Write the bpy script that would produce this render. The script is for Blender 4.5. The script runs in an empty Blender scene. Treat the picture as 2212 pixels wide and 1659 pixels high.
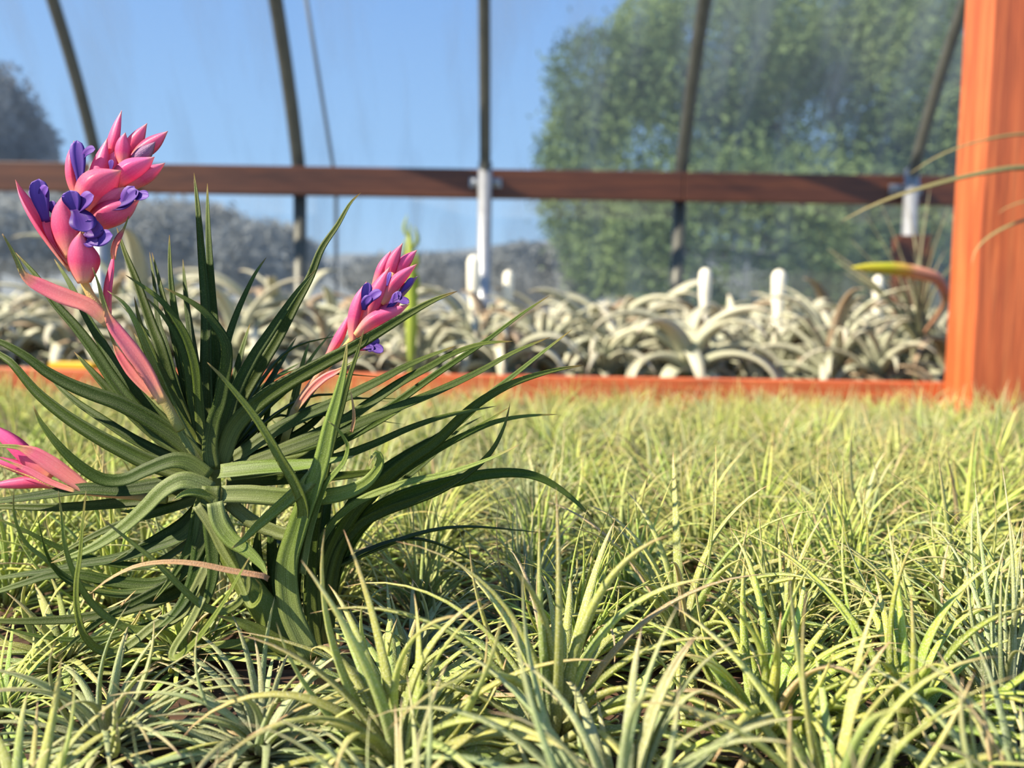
import bpy, math, random
import numpy as np
from mathutils import Vector, Matrix

random.seed(7); RNG = np.random.default_rng(7)
scene = bpy.context.scene
col = scene.collection

# ------------------------------------------------------------------ camera, sky, sun, exposure
BT = 0.85                       # front bench top
CAM = np.array([0.0, 0.0, BT + 0.185])
F = 1790.0; PITCH = math.radians(4.46); ROLL = math.radians(0.9)
_fw = np.array([0, math.cos(PITCH), -math.sin(PITCH)])
_up0 = np.array([0, math.sin(PITCH), math.cos(PITCH)]); _r0 = np.array([1.0, 0, 0])
_rt = math.cos(ROLL) * _r0 + math.sin(ROLL) * _up0
_up = -math.sin(ROLL) * _r0 + math.cos(ROLL) * _up0
def at(px, py, D):
    return CAM + D * (_fw + (px - 1106) / F * _rt + (829.5 - py) / F * _up)
def at_z(px, py, z):
    d = _fw + (px - 1106) / F * _rt + (829.5 - py) / F * _up
    return CAM + d * ((z - CAM[2]) / d[2])

cam = bpy.data.cameras.new('camera'); cam_o = bpy.data.objects.new('camera', cam); col.objects.link(cam_o)
M = Matrix.Identity(4)
for i in range(3):
    M[i][0] = _rt[i]; M[i][1] = _up[i]; M[i][2] = -_fw[i]; M[i][3] = CAM[i]
cam_o.matrix_world = M
cam.sensor_width = 36; cam.lens = F / 2212 * 36; cam.clip_start = 0.01; cam.clip_end = 500
cam.dof.use_dof = True; cam.dof.focus_distance = 0.40; cam.dof.aperture_fstop = 7.0
scene.camera = cam_o

w = bpy.data.worlds.new('world'); scene.world = w; w.use_nodes = True
nt = w.node_tree; nt.nodes.clear()
tc = nt.nodes.new('ShaderNodeTexCoord'); sx = nt.nodes.new('ShaderNodeSeparateXYZ'); rp = nt.nodes.new('ShaderNodeValToRGB')
bg = nt.nodes.new('ShaderNodeBackground'); wo = nt.nodes.new('ShaderNodeOutputWorld')
nt.links.new(tc.outputs['Generated'], sx.inputs[0]); nt.links.new(sx.outputs['Z'], rp.inputs[0])
nt.links.new(rp.outputs[0], bg.inputs[0]); nt.links.new(bg.outputs[0], wo.inputs[0])
cr = rp.color_ramp
cr.elements[0].position = 0.0; cr.elements[0].color = (0.52, 0.70, 0.86, 1)
cr.elements[1].position = 1.0; cr.elements[1].color = (0.17, 0.30, 0.58, 1)
for p, c in ((0.12, (0.36, 0.60, 0.90, 1)), (0.35, (0.20, 0.41, 0.80, 1))):
    e = cr.elements.new(p); e.color = c
bg.inputs[1].default_value = 1.0

SUN_FROM = Vector((-0.70, -0.30, 0.65)).normalized()
sl = bpy.data.lights.new('sun', 'SUN'); sl.energy = 8.5; sl.angle = math.radians(0.6); sl.color = (1.0, 0.89, 0.70)
so = bpy.data.objects.new('sun', sl); col.objects.link(so)
so.rotation_euler = SUN_FROM.to_track_quat('Z', 'Y').to_euler()

vs = scene.view_settings
vs.view_transform = 'Standard'; vs.look = 'None'; vs.gamma = 1; vs.use_curve_mapping = False; vs.exposure = 0.3

cy = scene.cycles; cy.max_bounces = 6; cy.diffuse_bounces = 3; cy.glossy_bounces = 2; cy.transmission_bounces = 4; cy.transparent_max_bounces = 8

# ------------------------------------------------------------------ materials
def new_mat(name):
    m = bpy.data.materials.new(name); m.use_nodes = True
    t = m.node_tree; t.nodes.clear()
    return m, t, t.nodes.new('ShaderNodeOutputMaterial')
def N(t, kind, **kw):
    n = t.nodes.new('ShaderNode' + kind)
    for k, v in kw.items(): setattr(n, k, v)
    return n
def ramp(t, stops):
    r = N(t, 'ValToRGB'); e = r.color_ramp.elements
    while len(e) < len(stops): e.new(0.5)
    for i, (p, c) in enumerate(stops):
        e[i].position = p; e[i].color = (*c, 1)
    return r
def mixc(t, fac, a, b, mode='MIX'):
    n = N(t, 'Mix', data_type='RGBA', blend_type=mode)
    L = t.links
    for sock, v in ((n.inputs['Factor'], fac), (n.inputs[6], a), (n.inputs[7], b)):
        if isinstance(v, (int, float)): sock.default_value = v
        elif isinstance(v, tuple): sock.default_value = (*v, 1)
        else: L.new(v, sock)
    return n.outputs[2]
def attr(t, name):
    return N(t, 'Attribute', attribute_name=name).outputs['Fac']

def leaf_mat(name, stops, speck=(0.75, 0.78, 0.68), speck_amt=0.35, speck_scale=1500, trans=0.3, rough=0.55,
             var=0.35, dry=None, hue=0.04, bump=0.0006, trans_col=None, stria=0.15):
    m, t, out = new_mat(name); L = t.links
    base = ramp(t, stops); L.new(attr(t, 'u'), base.inputs[0])
    oi = N(t, 'ObjectInfo'); rnd = attr(t, 'rnd')
    add = N(t, 'Math', operation='ADD'); L.new(oi.outputs['Random'], add.inputs[0]); L.new(rnd, add.inputs[1])
    fr = N(t, 'Math', operation='FRACT'); L.new(add.outputs[0], fr.inputs[0])
    hsv = N(t, 'HueSaturation'); L.new(base.outputs[0], hsv.inputs['Color'])
    mr = N(t, 'MapRange'); mr.inputs['To Min'].default_value = 0.5 - hue; mr.inputs['To Max'].default_value = 0.5 + hue
    L.new(fr.outputs[0], mr.inputs['Value']); L.new(mr.outputs[0], hsv.inputs['Hue'])
    mv = N(t, 'MapRange'); mv.inputs['To Min'].default_value = 1 - var; mv.inputs['To Max'].default_value = 1 + var
    m2 = N(t, 'Math', operation='MULTIPLY_ADD'); m2.inputs[1].default_value = 7.31; L.new(fr.outputs[0], m2.inputs[0])
    f2 = N(t, 'Math', operation='FRACT'); L.new(m2.outputs[0], f2.inputs[0])
    L.new(f2.outputs[0], mv.inputs['Value']); L.new(mv.outputs[0], hsv.inputs['Value'])
    c = hsv.outputs[0]
    if dry:
        thr, dcol = dry
        gt = N(t, 'Math', operation='GREATER_THAN'); gt.inputs[1].default_value = thr; L.new(rnd, gt.inputs[0])
        c = mixc(t, gt.outputs[0], c, dcol)
    tco = N(t, 'TexCoord')
    nz = N(t, 'TexNoise'); nz.inputs['Scale'].default_value = speck_scale; nz.inputs['Detail'].default_value = 2
    L.new(tco.outputs['Object'], nz.inputs['Vector'])
    sr = N(t, 'MapRange'); sr.inputs['From Min'].default_value = 0.50; sr.inputs['From Max'].default_value = 0.66
    sr.inputs['To Max'].default_value = speck_amt; L.new(nz.outputs[0], sr.inputs['Value'])
    c = mixc(t, sr.outputs[0], c, speck)
    cx = N(t, 'CombineXYZ')                               # fine veins running along the leaf
    for sk_, (src, k_) in enumerate(((attr(t, 's'), 7.0), (attr(t, 'u'), 1.2), (rnd, 40.0))):
        mm = N(t, 'Math', operation='MULTIPLY'); mm.inputs[1].default_value = k_; L.new(src, mm.inputs[0]); L.new(mm.outputs[0], cx.inputs[sk_])
    vn = N(t, 'TexNoise'); vn.inputs['Scale'].default_value = 1.6; vn.inputs['Detail'].default_value = 3; L.new(cx.outputs[0], vn.inputs['Vector'])
    vr = ramp(t, [(0.32, (1 - stria * 1.6,) * 3), (0.68, (1 + stria,) * 3)]); L.new(vn.outputs[0], vr.inputs[0])
    c = mixc(t, 1.0, c, vr.outputs[0], 'MULTIPLY')
    bs = N(t, 'BsdfPrincipled'); L.new(c, bs.inputs['Base Color']); bs.inputs['Roughness'].default_value = rough
    bs.inputs['Specular IOR Level'].default_value = 0.22
    bp = N(t, 'Bump'); bp.inputs['Strength'].default_value = 0.5; bp.inputs['Distance'].default_value = bump
    L.new(nz.outputs[0], bp.inputs['Height']); L.new(bp.outputs[0], bs.inputs['Normal'])
    tr = N(t, 'BsdfTranslucent')
    tcx = mixc(t, 0.55, c, trans_col if trans_col else (0.30, 0.45, 0.03))
    L.new(tcx, tr.inputs['Color'])
    mx = N(t, 'MixShader'); mx.inputs[0].default_value = trans
    L.new(bs.outputs[0], mx.inputs[1]); L.new(tr.outputs[0], mx.inputs[2]); L.new(mx.outputs[0], out.inputs[0])
    return m

def solid(name, color, rough=0.6, metal=0.0, noise=0.15, scale=30, bump=0.0):
    m, t, out = new_mat(name); L = t.links
    tco = N(t, 'TexCoord'); nz = N(t, 'TexNoise'); nz.inputs['Scale'].default_value = scale; nz.inputs['Detail'].default_value = 4
    L.new(tco.outputs['Object'], nz.inputs['Vector'])
    r = ramp(t, [(0.3, tuple(x * (1 - noise) for x in color)), (0.7, tuple(min(1, x * (1 + noise)) for x in color))])
    L.new(nz.outputs[0], r.inputs[0])
    bs = N(t, 'BsdfPrincipled'); L.new(r.outputs[0], bs.inputs['Base Color'])
    bs.inputs['Roughness'].default_value = rough; bs.inputs['Metallic'].default_value = metal
    if bump:
        bp = N(t, 'Bump'); bp.inputs['Distance'].default_value = bump; L.new(nz.outputs[0], bp.inputs['Height']); L.new(bp.outputs[0], bs.inputs['Normal'])
    L.new(bs.outputs[0], out.inputs[0])
    return m

def wood(name, c0, c1, c2, axis='Z', rough=0.5):
    m, t, out = new_mat(name); L = t.links
    tco = N(t, 'TexCoord'); mp = N(t, 'Mapping')
    sc = {'X': (1.2, 26, 26), 'Z': (26, 26, 1.2), 'Y': (26, 1.2, 26)}[axis]
    mp.inputs['Scale'].default_value = sc
    L.new(tco.outputs['Object'], mp.inputs[0])
    nz = N(t, 'TexNoise'); nz.inputs['Scale'].default_value = 1.6; nz.inputs['Detail'].default_value = 6; nz.inputs['Distortion'].default_value = 1.2
    L.new(mp.outputs[0], nz.inputs['Vector'])
    nz2 = N(t, 'TexNoise'); nz2.inputs['Scale'].default_value = 9; nz2.inputs['Detail'].default_value = 3; L.new(mp.outputs[0], nz2.inputs['Vector'])
    r = ramp(t, [(0.30, c0), (0.52, c1), (0.75, c2)]); L.new(nz.outputs[0], r.inputs[0])
    r2 = ramp(t, [(0.35, (0.78, 0.78, 0.78)), (0.65, (1.1, 1.1, 1.1))]); L.new(nz2.outputs[0], r2.inputs[0])
    c = mixc(t, 1.0, r.outputs[0], r2.outputs[0], 'MULTIPLY')
    bs = N(t, 'BsdfPrincipled'); L.new(c, bs.inputs['Base Color']); bs.inputs['Roughness'].default_value = rough
    bp = N(t, 'Bump'); bp.inputs['Strength'].default_value = 0.3; bp.inputs['Distance'].default_value = 0.002; L.new(nz2.outputs[0], bp.inputs['Height']); L.new(bp.outputs[0], bs.inputs['Normal'])
    L.new(bs.outputs[0], out.inputs[0])
    return m

MAT = {}
TUFT = dict(speck=(0.92, 0.90, 0.70), speck_amt=0.5, speck_scale=1700, trans=0.30, var=0.25, dry=(0.96, (0.62, 0.45, 0.24)), hue=0.03, trans_col=(0.55, 0.62, 0.08))
MAT['tuft'] = leaf_mat('tufted_leaf', [(0.0, (0.36, 0.40, 0.20)), (0.3, (0.36, 0.43, 0.11)), (0.65, (0.56, 0.59, 0.16)), (0.88, (0.72, 0.62, 0.24)), (1.0, (0.60, 0.36, 0.20))], **TUFT)
MAT['tuft_lime'] = leaf_mat('lime_tufted_leaf', [(0.0, (0.36, 0.42, 0.17)), (0.3, (0.36, 0.47, 0.08)), (0.65, (0.58, 0.67, 0.12)), (0.88, (0.76, 0.68, 0.22)), (1.0, (0.62, 0.40, 0.18))], **TUFT)
MAT['tuft_silver'] = leaf_mat('silvery_tufted_leaf', [(0.0, (0.42, 0.45, 0.33)), (0.3, (0.37, 0.43, 0.22)), (0.65, (0.50, 0.55, 0.23)), (0.88, (0.70, 0.62, 0.30)), (1.0, (0.60, 0.38, 0.25))], **TUFT)
MAT['silver'] = leaf_mat('silver_leaf', [(0.0, (0.30, 0.32, 0.20)), (0.4, (0.48, 0.48, 0.34)), (0.85, (0.60, 0.57, 0.42)), (1.0, (0.46, 0.38, 0.27))],
                         speck=(0.8, 0.78, 0.68), speck_amt=0.3, speck_scale=500, trans=0.15, var=0.22, dry=(0.95, (0.34, 0.24, 0.15)), hue=0.015, trans_col=(0.5, 0.48, 0.2))
MAT['hero'] = leaf_mat('dark_green_leaf', [(0.0, (0.13, 0.16, 0.040)), (0.25, (0.038, 0.068, 0.005)), (0.75, (0.043, 0.076, 0.006)), (0.93, (0.12, 0.16, 0.03)), (1.0, (0.26, 0.15, 0.05))],
                       speck=(0.34, 0.38, 0.14), speck_amt=0.15, speck_scale=2600, trans=0.22, rough=0.5, var=0.25, hue=0.015, bump=0.0003, trans_col=(0.16, 0.34, 0.01), stria=0.26)  # dark green deepened further to stand in for shade over the plant
MAT['hero_pale'] = leaf_mat('olive_green_leaf', [(0.0, (0.20, 0.23, 0.08)), (0.4, (0.13, 0.175, 0.025)), (0.9, (0.19, 0.25, 0.045)), (1.0, (0.36, 0.25, 0.10))],
                            speck=(0.55, 0.58, 0.32), speck_amt=0.22, speck_scale=2600, trans=0.22, rough=0.45, var=0.18, hue=0.015, bump=0.0003, trans_col=(0.30, 0.42, 0.03), stria=0.22)
MAT['tan'] = leaf_mat('dried_tan_leaf', [(0.0, (0.36, 0.20, 0.10)), (0.5, (0.48, 0.30, 0.14)), (1.0, (0.62, 0.45, 0.20))], speck_amt=0.1, trans=0.1, var=0.1, hue=0.01, trans_col=(0.5, 0.3, 0.1))
MAT['pink'] = leaf_mat('pink_bract', [(0.0, (0.95, 0.58, 0.26)), (0.14, (0.93, 0.34, 0.28)), (0.42, (0.90, 0.105, 0.27)), (0.85, (0.92, 0.21, 0.42)), (1.0, (0.94, 0.45, 0.36))],
                       speck=(1.0, 0.75, 0.75), speck_amt=0.07, trans=0.38, rough=0.4, var=0.10, hue=0.012, bump=0.0001, trans_col=(1.0, 0.14, 0.28), stria=0.05)
MAT['pink_leaf'] = leaf_mat('pink_leafy_bract', [(0.0, (0.70, 0.52, 0.18)), (0.12, (0.80, 0.30, 0.22)), (0.55, (0.80, 0.17, 0.22)), (0.66, (0.62, 0.32, 0.16)), (0.72, (0.26, 0.30, 0.07)), (0.95, (0.22, 0.26, 0.06)), (1.0, (0.14, 0.07, 0.03))],
                            speck=(0.9, 0.7, 0.6), speck_amt=0.10, trans=0.30, rough=0.45, var=0.10, hue=0.012, bump=0.0001, trans_col=(0.8, 0.3, 0.1), stria=0.07)
MAT['stalk'] = leaf_mat('stalk', [(0.0, (0.30, 0.34, 0.10)), (0.35, (0.70, 0.33, 0.22)), (0.6, (0.78, 0.58, 0.18)), (1.0, (0.85, 0.40, 0.22))], speck_amt=0.05, trans=0.25, var=0.05, hue=0.01, trans_col=(0.9, 0.5, 0.1))
MAT['violet'] = leaf_mat('violet_petal', [(0.0, (0.09, 0.03, 0.22)), (0.5, (0.12, 0.045, 0.31)), (1.0, (0.21, 0.10, 0.44))], speck_amt=0.0, trans=0.3, rough=0.5, var=0.15, hue=0.012, bump=0.00005, trans_col=(0.2, 0.06, 0.45), stria=0.08)
MAT['dusky'] = leaf_mat('dusky_violet_bract', [(0.0, (0.5, 0.12, 0.22)), (0.4, (0.32, 0.16, 0.32)), (1.0, (0.40, 0.22, 0.33))], speck_amt=0.05, trans=0.25, var=0.05, hue=0.01, trans_col=(0.4, 0.1, 0.3))
MAT['wiry'] = leaf_mat('wiry_leaf', [(0.0, (0.25, 0.22, 0.14)), (0.5, (0.27, 0.27, 0.14)), (1.0, (0.40, 0.34, 0.18))], speck_amt=0.3, speck_scale=500, trans=0.15, var=0.3, hue=0.02, trans_col=(0.3, 0.3, 0.1))
MAT['olive'] = leaf_mat('olive_arching_leaf', [(0.0, (0.16, 0.16, 0.06)), (0.6, (0.20, 0.19, 0.07)), (1.0, (0.40, 0.32, 0.14))], speck_amt=0.12, trans=0.12, var=0.1, hue=0.01, trans_col=(0.3, 0.3, 0.1))
MAT['spike'] = leaf_mat('lime_and_pink_spike', [(0.0, (0.45, 0.25, 0.14)), (0.1, (0.85, 0.36, 0.26)), (0.48, (0.85, 0.42, 0.24)), (0.56, (0.75, 0.48, 0.10)), (0.72, (0.42, 0.48, 0.03)), (1.0, (0.55, 0.52, 0.05))], speck_amt=0.05, trans=0.2, var=0.05, hue=0.01)
MAT['lime'] = leaf_mat('lime_spike', [(0.0, (0.42, 0.50, 0.10)), (0.6, (0.45, 0.52, 0.06)), (1.0, (0.62, 0.62, 0.12))], speck_amt=0.05, trans=0.3, var=0.1, hue=0.01)
MAT['post_wood'] = wood('orange_stained_wood', (0.36, 0.072, 0.020), (0.52, 0.118, 0.032), (0.66, 0.20, 0.062), 'Z')
MAT['edge_wood'] = wood('orange_stained_edge_wood', (0.40, 0.08, 0.025), (0.58, 0.125, 0.035), (0.68, 0.18, 0.06), 'X')
MAT['rail_wood'] = wood('shade_toned_stained_wood', (0.062, 0.018, 0.008), (0.105, 0.030, 0.011), (0.155, 0.047, 0.015), 'X')  # stain darkened so its colour carries the shade on the rail
MAT['plank_wood'] = wood('weathered_brown_wood', (0.05, 0.026, 0.016), (0.09, 0.044, 0.025), (0.13, 0.066, 0.037), 'X', 0.8)
MAT['galv'] = solid('galvanized_steel', (0.36, 0.37, 0.39), 0.42, 0.55, 0.1, 40)
MAT['dark_pipe'] = solid('weathered_dark_steel', (0.10, 0.10, 0.085), 0.5, 0.4, 0.2, 20)
MAT['concrete'] = solid('grey_gravel_floor', (0.30, 0.27, 0.23), 0.9, 0, 0.3, 25, 0.01)
MAT['dirt'] = solid('dry_ground', (0.20, 0.18, 0.13), 0.95, 0, 0.25, 0.6)
MAT['hill'] = solid('hazy_hill', (0.17, 0.19, 0.20), 0.95, 0, 0.12, 0.05)
MAT['bark'] = solid('bark', (0.12, 0.09, 0.07), 0.9, 0, 0.3, 12)
MAT['cream'] = solid('cream_paint', (0.86, 0.80, 0.64), 0.6, 0, 0.05, 20)
MAT['yellow'] = solid('yellow_plastic', (0.80, 0.48, 0.02), 0.4, 0, 0.05, 20)
MAT['white'] = solid('white_plastic', (0.8, 0.8, 0.8), 0.5, 0, 0.03, 20)
MAT['cable'] = solid('dark_cable', (0.05, 0.06, 0.07), 0.6, 0, 0.1, 20)
MAT['papery'] = solid('papery_brown_husk', (0.42, 0.27, 0.15), 0.8, 0, 0.3, 200)

def foliage_mat(name, c0, c1, scale=2.0):
    m, t, out = new_mat(name); L = t.links
    tco = N(t, 'TexCoord'); nz = N(t, 'TexNoise'); nz.inputs['Scale'].default_value = scale; L.new(tco.outputs['Object'], nz.inputs['Vector'])
    r = ramp(t, [(0.35, c0), (0.65, c1)]); L.new(nz.outputs[0], r.inputs[0])
    d = N(t, 'BsdfDiffuse'); tr = N(t, 'BsdfTranslucent'); L.new(r.outputs[0], d.inputs[0]); L.new(r.outputs[0], tr.inputs[0])
    mx = N(t, 'MixShader'); mx.inputs[0].default_value = 0.3; L.new(d.outputs[0], mx.inputs[1]); L.new(tr.outputs[0], mx.inputs[2]); L.new(mx.outputs[0], out.inputs[0])
    return m
MAT['tree'] = foliage_mat('feathery_green_foliage', (0.10, 0.16, 0.075), (0.23, 0.31, 0.13), 1.6)
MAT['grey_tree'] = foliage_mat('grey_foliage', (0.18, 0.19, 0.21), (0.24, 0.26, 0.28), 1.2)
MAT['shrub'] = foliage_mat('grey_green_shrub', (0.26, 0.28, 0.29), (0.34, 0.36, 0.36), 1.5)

def film_mat():                                      # hazy woven shade film: mostly see-through, with a fine weave and streaks imitating reflections
    m, t, out = new_mat('hazy_shade_film'); L = t.links
    tco = N(t, 'TexCoord')
    wv = N(t, 'TexWave'); wv.inputs['Scale'].default_value = 95; wv.inputs['Distortion'].default_value = 0.6; wv.bands_direction = 'X'
    L.new(tco.outputs['Object'], wv.inputs['Vector'])
    wz = N(t, 'TexWave'); wz.inputs['Scale'].default_value = 95; wz.inputs['Distortion'].default_value = 0.6; wz.bands_direction = 'Z'
    L.new(tco.outputs['Object'], wz.inputs['Vector'])
    mp = N(t, 'Mapping'); mp.inputs['Rotation'].default_value = (0, math.radians(32), 0); mp.inputs['Scale'].default_value = (9, 1, 1.7)
    L.new(tco.outputs['Object'], mp.inputs[0])
    nz = N(t, 'TexNoise'); nz.inputs['Scale'].default_value = 1.1; nz.inputs['Detail'].default_value = 5; L.new(mp.outputs[0], nz.inputs['Vector'])
    a = N(t, 'Math', operation='MULTIPLY_ADD'); L.new(wv.outputs['Fac'], a.inputs[0]); a.inputs[1].default_value = 0.07; a.inputs[2].default_value = 0.15
    b = N(t, 'Math', operation='MULTIPLY_ADD'); L.new(wz.outputs['Fac'], b.inputs[0]); b.inputs[1].default_value = 0.07; L.new(a.outputs[0], b.inputs[2])
    mr = N(t, 'MapRange'); mr.inputs['From Min'].default_value = 0.45; mr.inputs['From Max'].default_value = 0.75; mr.inputs['To Max'].default_value = 0.30
    L.new(nz.outputs[0], mr.inputs['Value'])
    s = N(t, 'Math', operation='ADD'); L.new(b.outputs[0], s.inputs[0]); L.new(mr.outputs[0], s.inputs[1])
    tp = N(t, 'BsdfTransparent'); df = N(t, 'BsdfDiffuse'); tl = N(t, 'BsdfTranslucent')
    df.inputs[0].default_value = (0.5, 0.53, 0.55, 1); tl.inputs[0].default_value = (0.5, 0.53, 0.55, 1)
    m1 = N(t, 'MixShader'); m1.inputs[0].default_value = 0.5; L.new(df.outputs[0], m1.inputs[1]); L.new(tl.outputs[0], m1.inputs[2])
    m2 = N(t, 'MixShader'); L.new(s.outputs[0], m2.inputs[0]); L.new(tp.outputs[0], m2.inputs[1]); L.new(m1.outputs[0], m2.inputs[2])
    L.new(m2.outputs[0], out.inputs[0])
    return m
MAT['film'] = film_mat()

# ------------------------------------------------------------------ mesh helpers
class MB:
    def __init__(s): s.v = []; s.f = []; s.a = {'u': [], 's': [], 'rnd': []}; s.n = 0
    def add(s, V, Fc, u=None, sd=None, rnd=0.0):
        V = np.asarray(V, float); s.v.append(V)
        s.f += [tuple(i + s.n for i in f) for f in Fc]
        s.a['u'].append(np.zeros(len(V)) if u is None else np.asarray(u, float)); s.a['rnd'].append(np.full(len(V), rnd)); s.a['s'].append(np.zeros(len(V)) if sd is None else np.asarray(sd, float))
        s.n += len(V); return s
    def box(s, c, d, rot=None):
        c = np.asarray(c, float); d = np.asarray(d, float) / 2
        V = np.array([[x, y, z] for x in (-1, 1) for y in (-1, 1) for z in (-1, 1)]) * d
        if rot is not None: V = V @ np.array(rot).T
        return s.add(V + c, [(0, 1, 3, 2), (4, 6, 7, 5), (0, 4, 5, 1), (2, 3, 7, 6), (0, 2, 6, 4), (1, 5, 7, 3)])
    def mesh(s, name, m, smooth=True, origin=(0, 0, 0)):
        me = bpy.data.meshes.new(name)
        V = np.concatenate(s.v) - np.asarray(origin, float)
        me.from_pydata(V.tolist(), [], s.f)
        for k, a in s.a.items():
            at_ = me.attributes.new(k, 'FLOAT', 'POINT'); at_.data.foreach_set('value', np.concatenate(a).astype(np.float32))
        me.materials.append(m)
        if smooth: me.polygons.foreach_set('use_smooth', [True] * len(me.polygons))
        return me
    def obj(s, name, m, parent=None, smooth=True, bevel=0.0, loc=None):
        """parts: mesh is in world coordinates, stored relative to the parent (or to loc when top-level)"""
        org = wloc(parent) if parent is not None else (np.zeros(3) if loc is None else np.asarray(loc, float))
        o = bpy.data.objects.new(name, s.mesh(name, m, smooth, org)); col.objects.link(o)
        if parent is not None: o.parent = parent
        else: o.location = org
        if bevel:
            b = o.modifiers.new('bevel', 'BEVEL'); b.width = bevel; b.segments = 2; b.limit_method = 'ANGLE'
        return o
def wloc(o):
    p = np.array(o.location)
    while o.parent is not None:
        o = o.parent; p = p + np.array(o.location)
    return p
def empty(name, loc):
    o = bpy.data.objects.new(name, None); col.objects.link(o); o.location = [float(x) for x in loc]; o.empty_display_size = 0.02
    return o
def tag(o, label=None, cat=None, group=None, kind=None):
    if label: o['label'] = label
    if cat: o['category'] = cat
    if group: o['group'] = group
    if kind: o['kind'] = kind
    return o

def unit(v): return v / np.maximum(np.linalg.norm(v, axis=-1, keepdims=True), 1e-9)
def spline(P, n):
    P = np.asarray(P, float)
    if len(P) == 2: return P[0] + (P[1] - P[0]) * np.linspace(0, 1, n)[:, None]
    d = np.r_[0, np.cumsum(np.maximum(np.linalg.norm(np.diff(P, axis=0), axis=1), 1e-6) ** 0.75)]; d /= d[-1]
    m = np.zeros_like(P)                              # cubic Hermite, finite-difference tangents
    m[1:-1] = (P[2:] - P[:-2]) / (d[2:] - d[:-2])[:, None]; m[0] = (P[1] - P[0]) / d[1]; m[-1] = (P[-1] - P[-2]) / (d[-1] - d[-2])
    t = np.linspace(0, 1, n); k = np.clip(np.searchsorted(d, t, 'right') - 1, 0, len(d) - 2)
    h = (d[k + 1] - d[k])[:, None]; x = ((t - d[k])[:, None]) / h
    return (2*x**3-3*x**2+1)*P[k] + (x**3-2*x**2+x)*h*m[k] + (-2*x**3+3*x**2)*P[k+1] + (x**3-x**2)*h*m[k+1]
RING5 = [(-1, 1, 0), (0, 0, 0), (1, 1, 0), (0.5, 0.25, 1), (-0.5, 0.25, 1)]
RING8 = [(-1, 1, 0), (-0.5, 0.25, 0), (0, 0, 0), (0.5, 0.25, 0), (1, 1, 0), (0.6, 0.36, 0.8), (0, 0, 1), (-0.6, 0.36, 0.8)]
def loft(P, face, hw, cup=0.35, th=0.25, ring=RING8):
    """a leaf: cross-section ring swept along P; face = where the channelled side looks"""
    T = unit(np.gradient(P, axis=0)); Nn = np.broadcast_to(np.asarray(face, float), P.shape)
    Nn = unit(Nn - (Nn * T).sum(1, keepdims=True) * T); B = unit(np.cross(T, Nn))
    n = len(P); k = len(ring); V = np.zeros((n, k, 3))
    for j, (s, c2, b) in enumerate(ring):
        V[:, j] = P + (B * s + Nn * (cup * c2 - th * b)) * hw[:, None]
    Fc = [(i*k+j, i*k+(j+1) % k, (i+1)*k+(j+1) % k, (i+1)*k+j) for i in range(n-1) for j in range(k)]
    Fc.append(tuple(range(k-1, -1, -1))); Fc.append(tuple((n-1)*k + j for j in range(k)))
    return V.reshape(-1, 3), Fc, np.repeat(np.linspace(0, 1, n), k), np.tile([q[0] for q in ring], n)
def tube(P, r, k=8):
    P = np.asarray(P, float); r = np.broadcast_to(np.asarray(r, float), (len(P),))
    T = unit(np.gradient(P, axis=0)); ref = np.array([0, 0, 1.0]) if abs(T[0][2]) < 0.8 else np.array([1.0, 0, 0])
    A = unit(np.cross(T, ref)); B = np.cross(T, A); an = np.arange(k) * 2 * math.pi / k
    V = P[:, None] + (A[:, None] * np.cos(an)[None, :, None] + B[:, None] * np.sin(an)[None, :, None]) * r[:, None, None]
    n = len(P)
    Fc = [(i*k+j, i*k+(j+1) % k, (i+1)*k+(j+1) % k, (i+1)*k+j) for i in range(n-1) for j in range(k)]
    Fc += [tuple(range(k-1, -1, -1)), tuple((n-1)*k + j for j in range(k))]
    return V.reshape(-1, 3), Fc, np.repeat(np.linspace(0, 1, n), k)
def w_leaf(u): return (0.86 + 0.14 * np.minimum(u / 0.15, 1)) * np.maximum(1 - u, 0) ** 0.75 * 0.97 + 0.03 * (1 - u * 0.7)
def w_hero(u): return (0.90 + 0.10 * np.minimum(u / 0.15, 1)) * np.maximum(1 - u, 0) ** 0.62 * 0.90 + 0.12 * (1 - u ** 6 * 0.85)
def w_strap(u): return (0.9 + 0.1 * np.minimum(u / 0.15, 1)) * np.maximum(1 - u ** 2.2, 0) ** 0.8 * 0.97 + 0.02
def w_bract(u):
    a = 0.40 + 0.60 * np.sin(np.minimum(u / 0.45, 1) * math.pi / 2); b = np.cos(np.clip((u - 0.45) / 0.55, 0, 1) * math.pi / 2) ** 1.1
    return a * b + 0.015
def w_petal(u):
    x = np.minimum(u / 0.7, 1); s = x * x * (3 - 2 * x)
    return (0.42 + 0.58 * s) * np.sqrt(np.maximum(1 - np.maximum(0, (u - 0.7) / 0.3) ** 2, 0.0)) + 0.02

# ------------------------------------------------------------------ the setting
FLOOR = 0.0
tag(MB().box((0, 1.0, -0.05), (9, 4.6, 0.1)).obj('floor', MAT['concrete'], smooth=False), kind='structure', label='grey gravel floor of the greenhouse')
def hoop(dz): return 2.65 - 0.42 * dz - 0.35 * dz * dz            # depth of the hoop above the rail
RAILZ = at(1106, 402, 2.65)[2]
zs = np.concatenate([np.linspace(0.05, RAILZ, 6), RAILZ + np.linspace(0.04, 0.75, 14)])
V = []; nx = 25; xs = np.linspace(-3.4, 3.4, nx)
for z in zs:
    for x in xs: V.append((x, (hoop(max(0, z - RAILZ - 0.04)) if z > RAILZ else 2.65) + 0.09, z))
Fc = [(i*nx+j, i*nx+j+1, (i+1)*nx+j+1, (i+1)*nx+j) for i in range(len(zs)-1) for j in range(nx-1)]
tag(MB().add(V, Fc).obj('wall_back', MAT['film']), kind='structure', label='hazy woven shade film stretched over the greenhouse frame')
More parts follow.
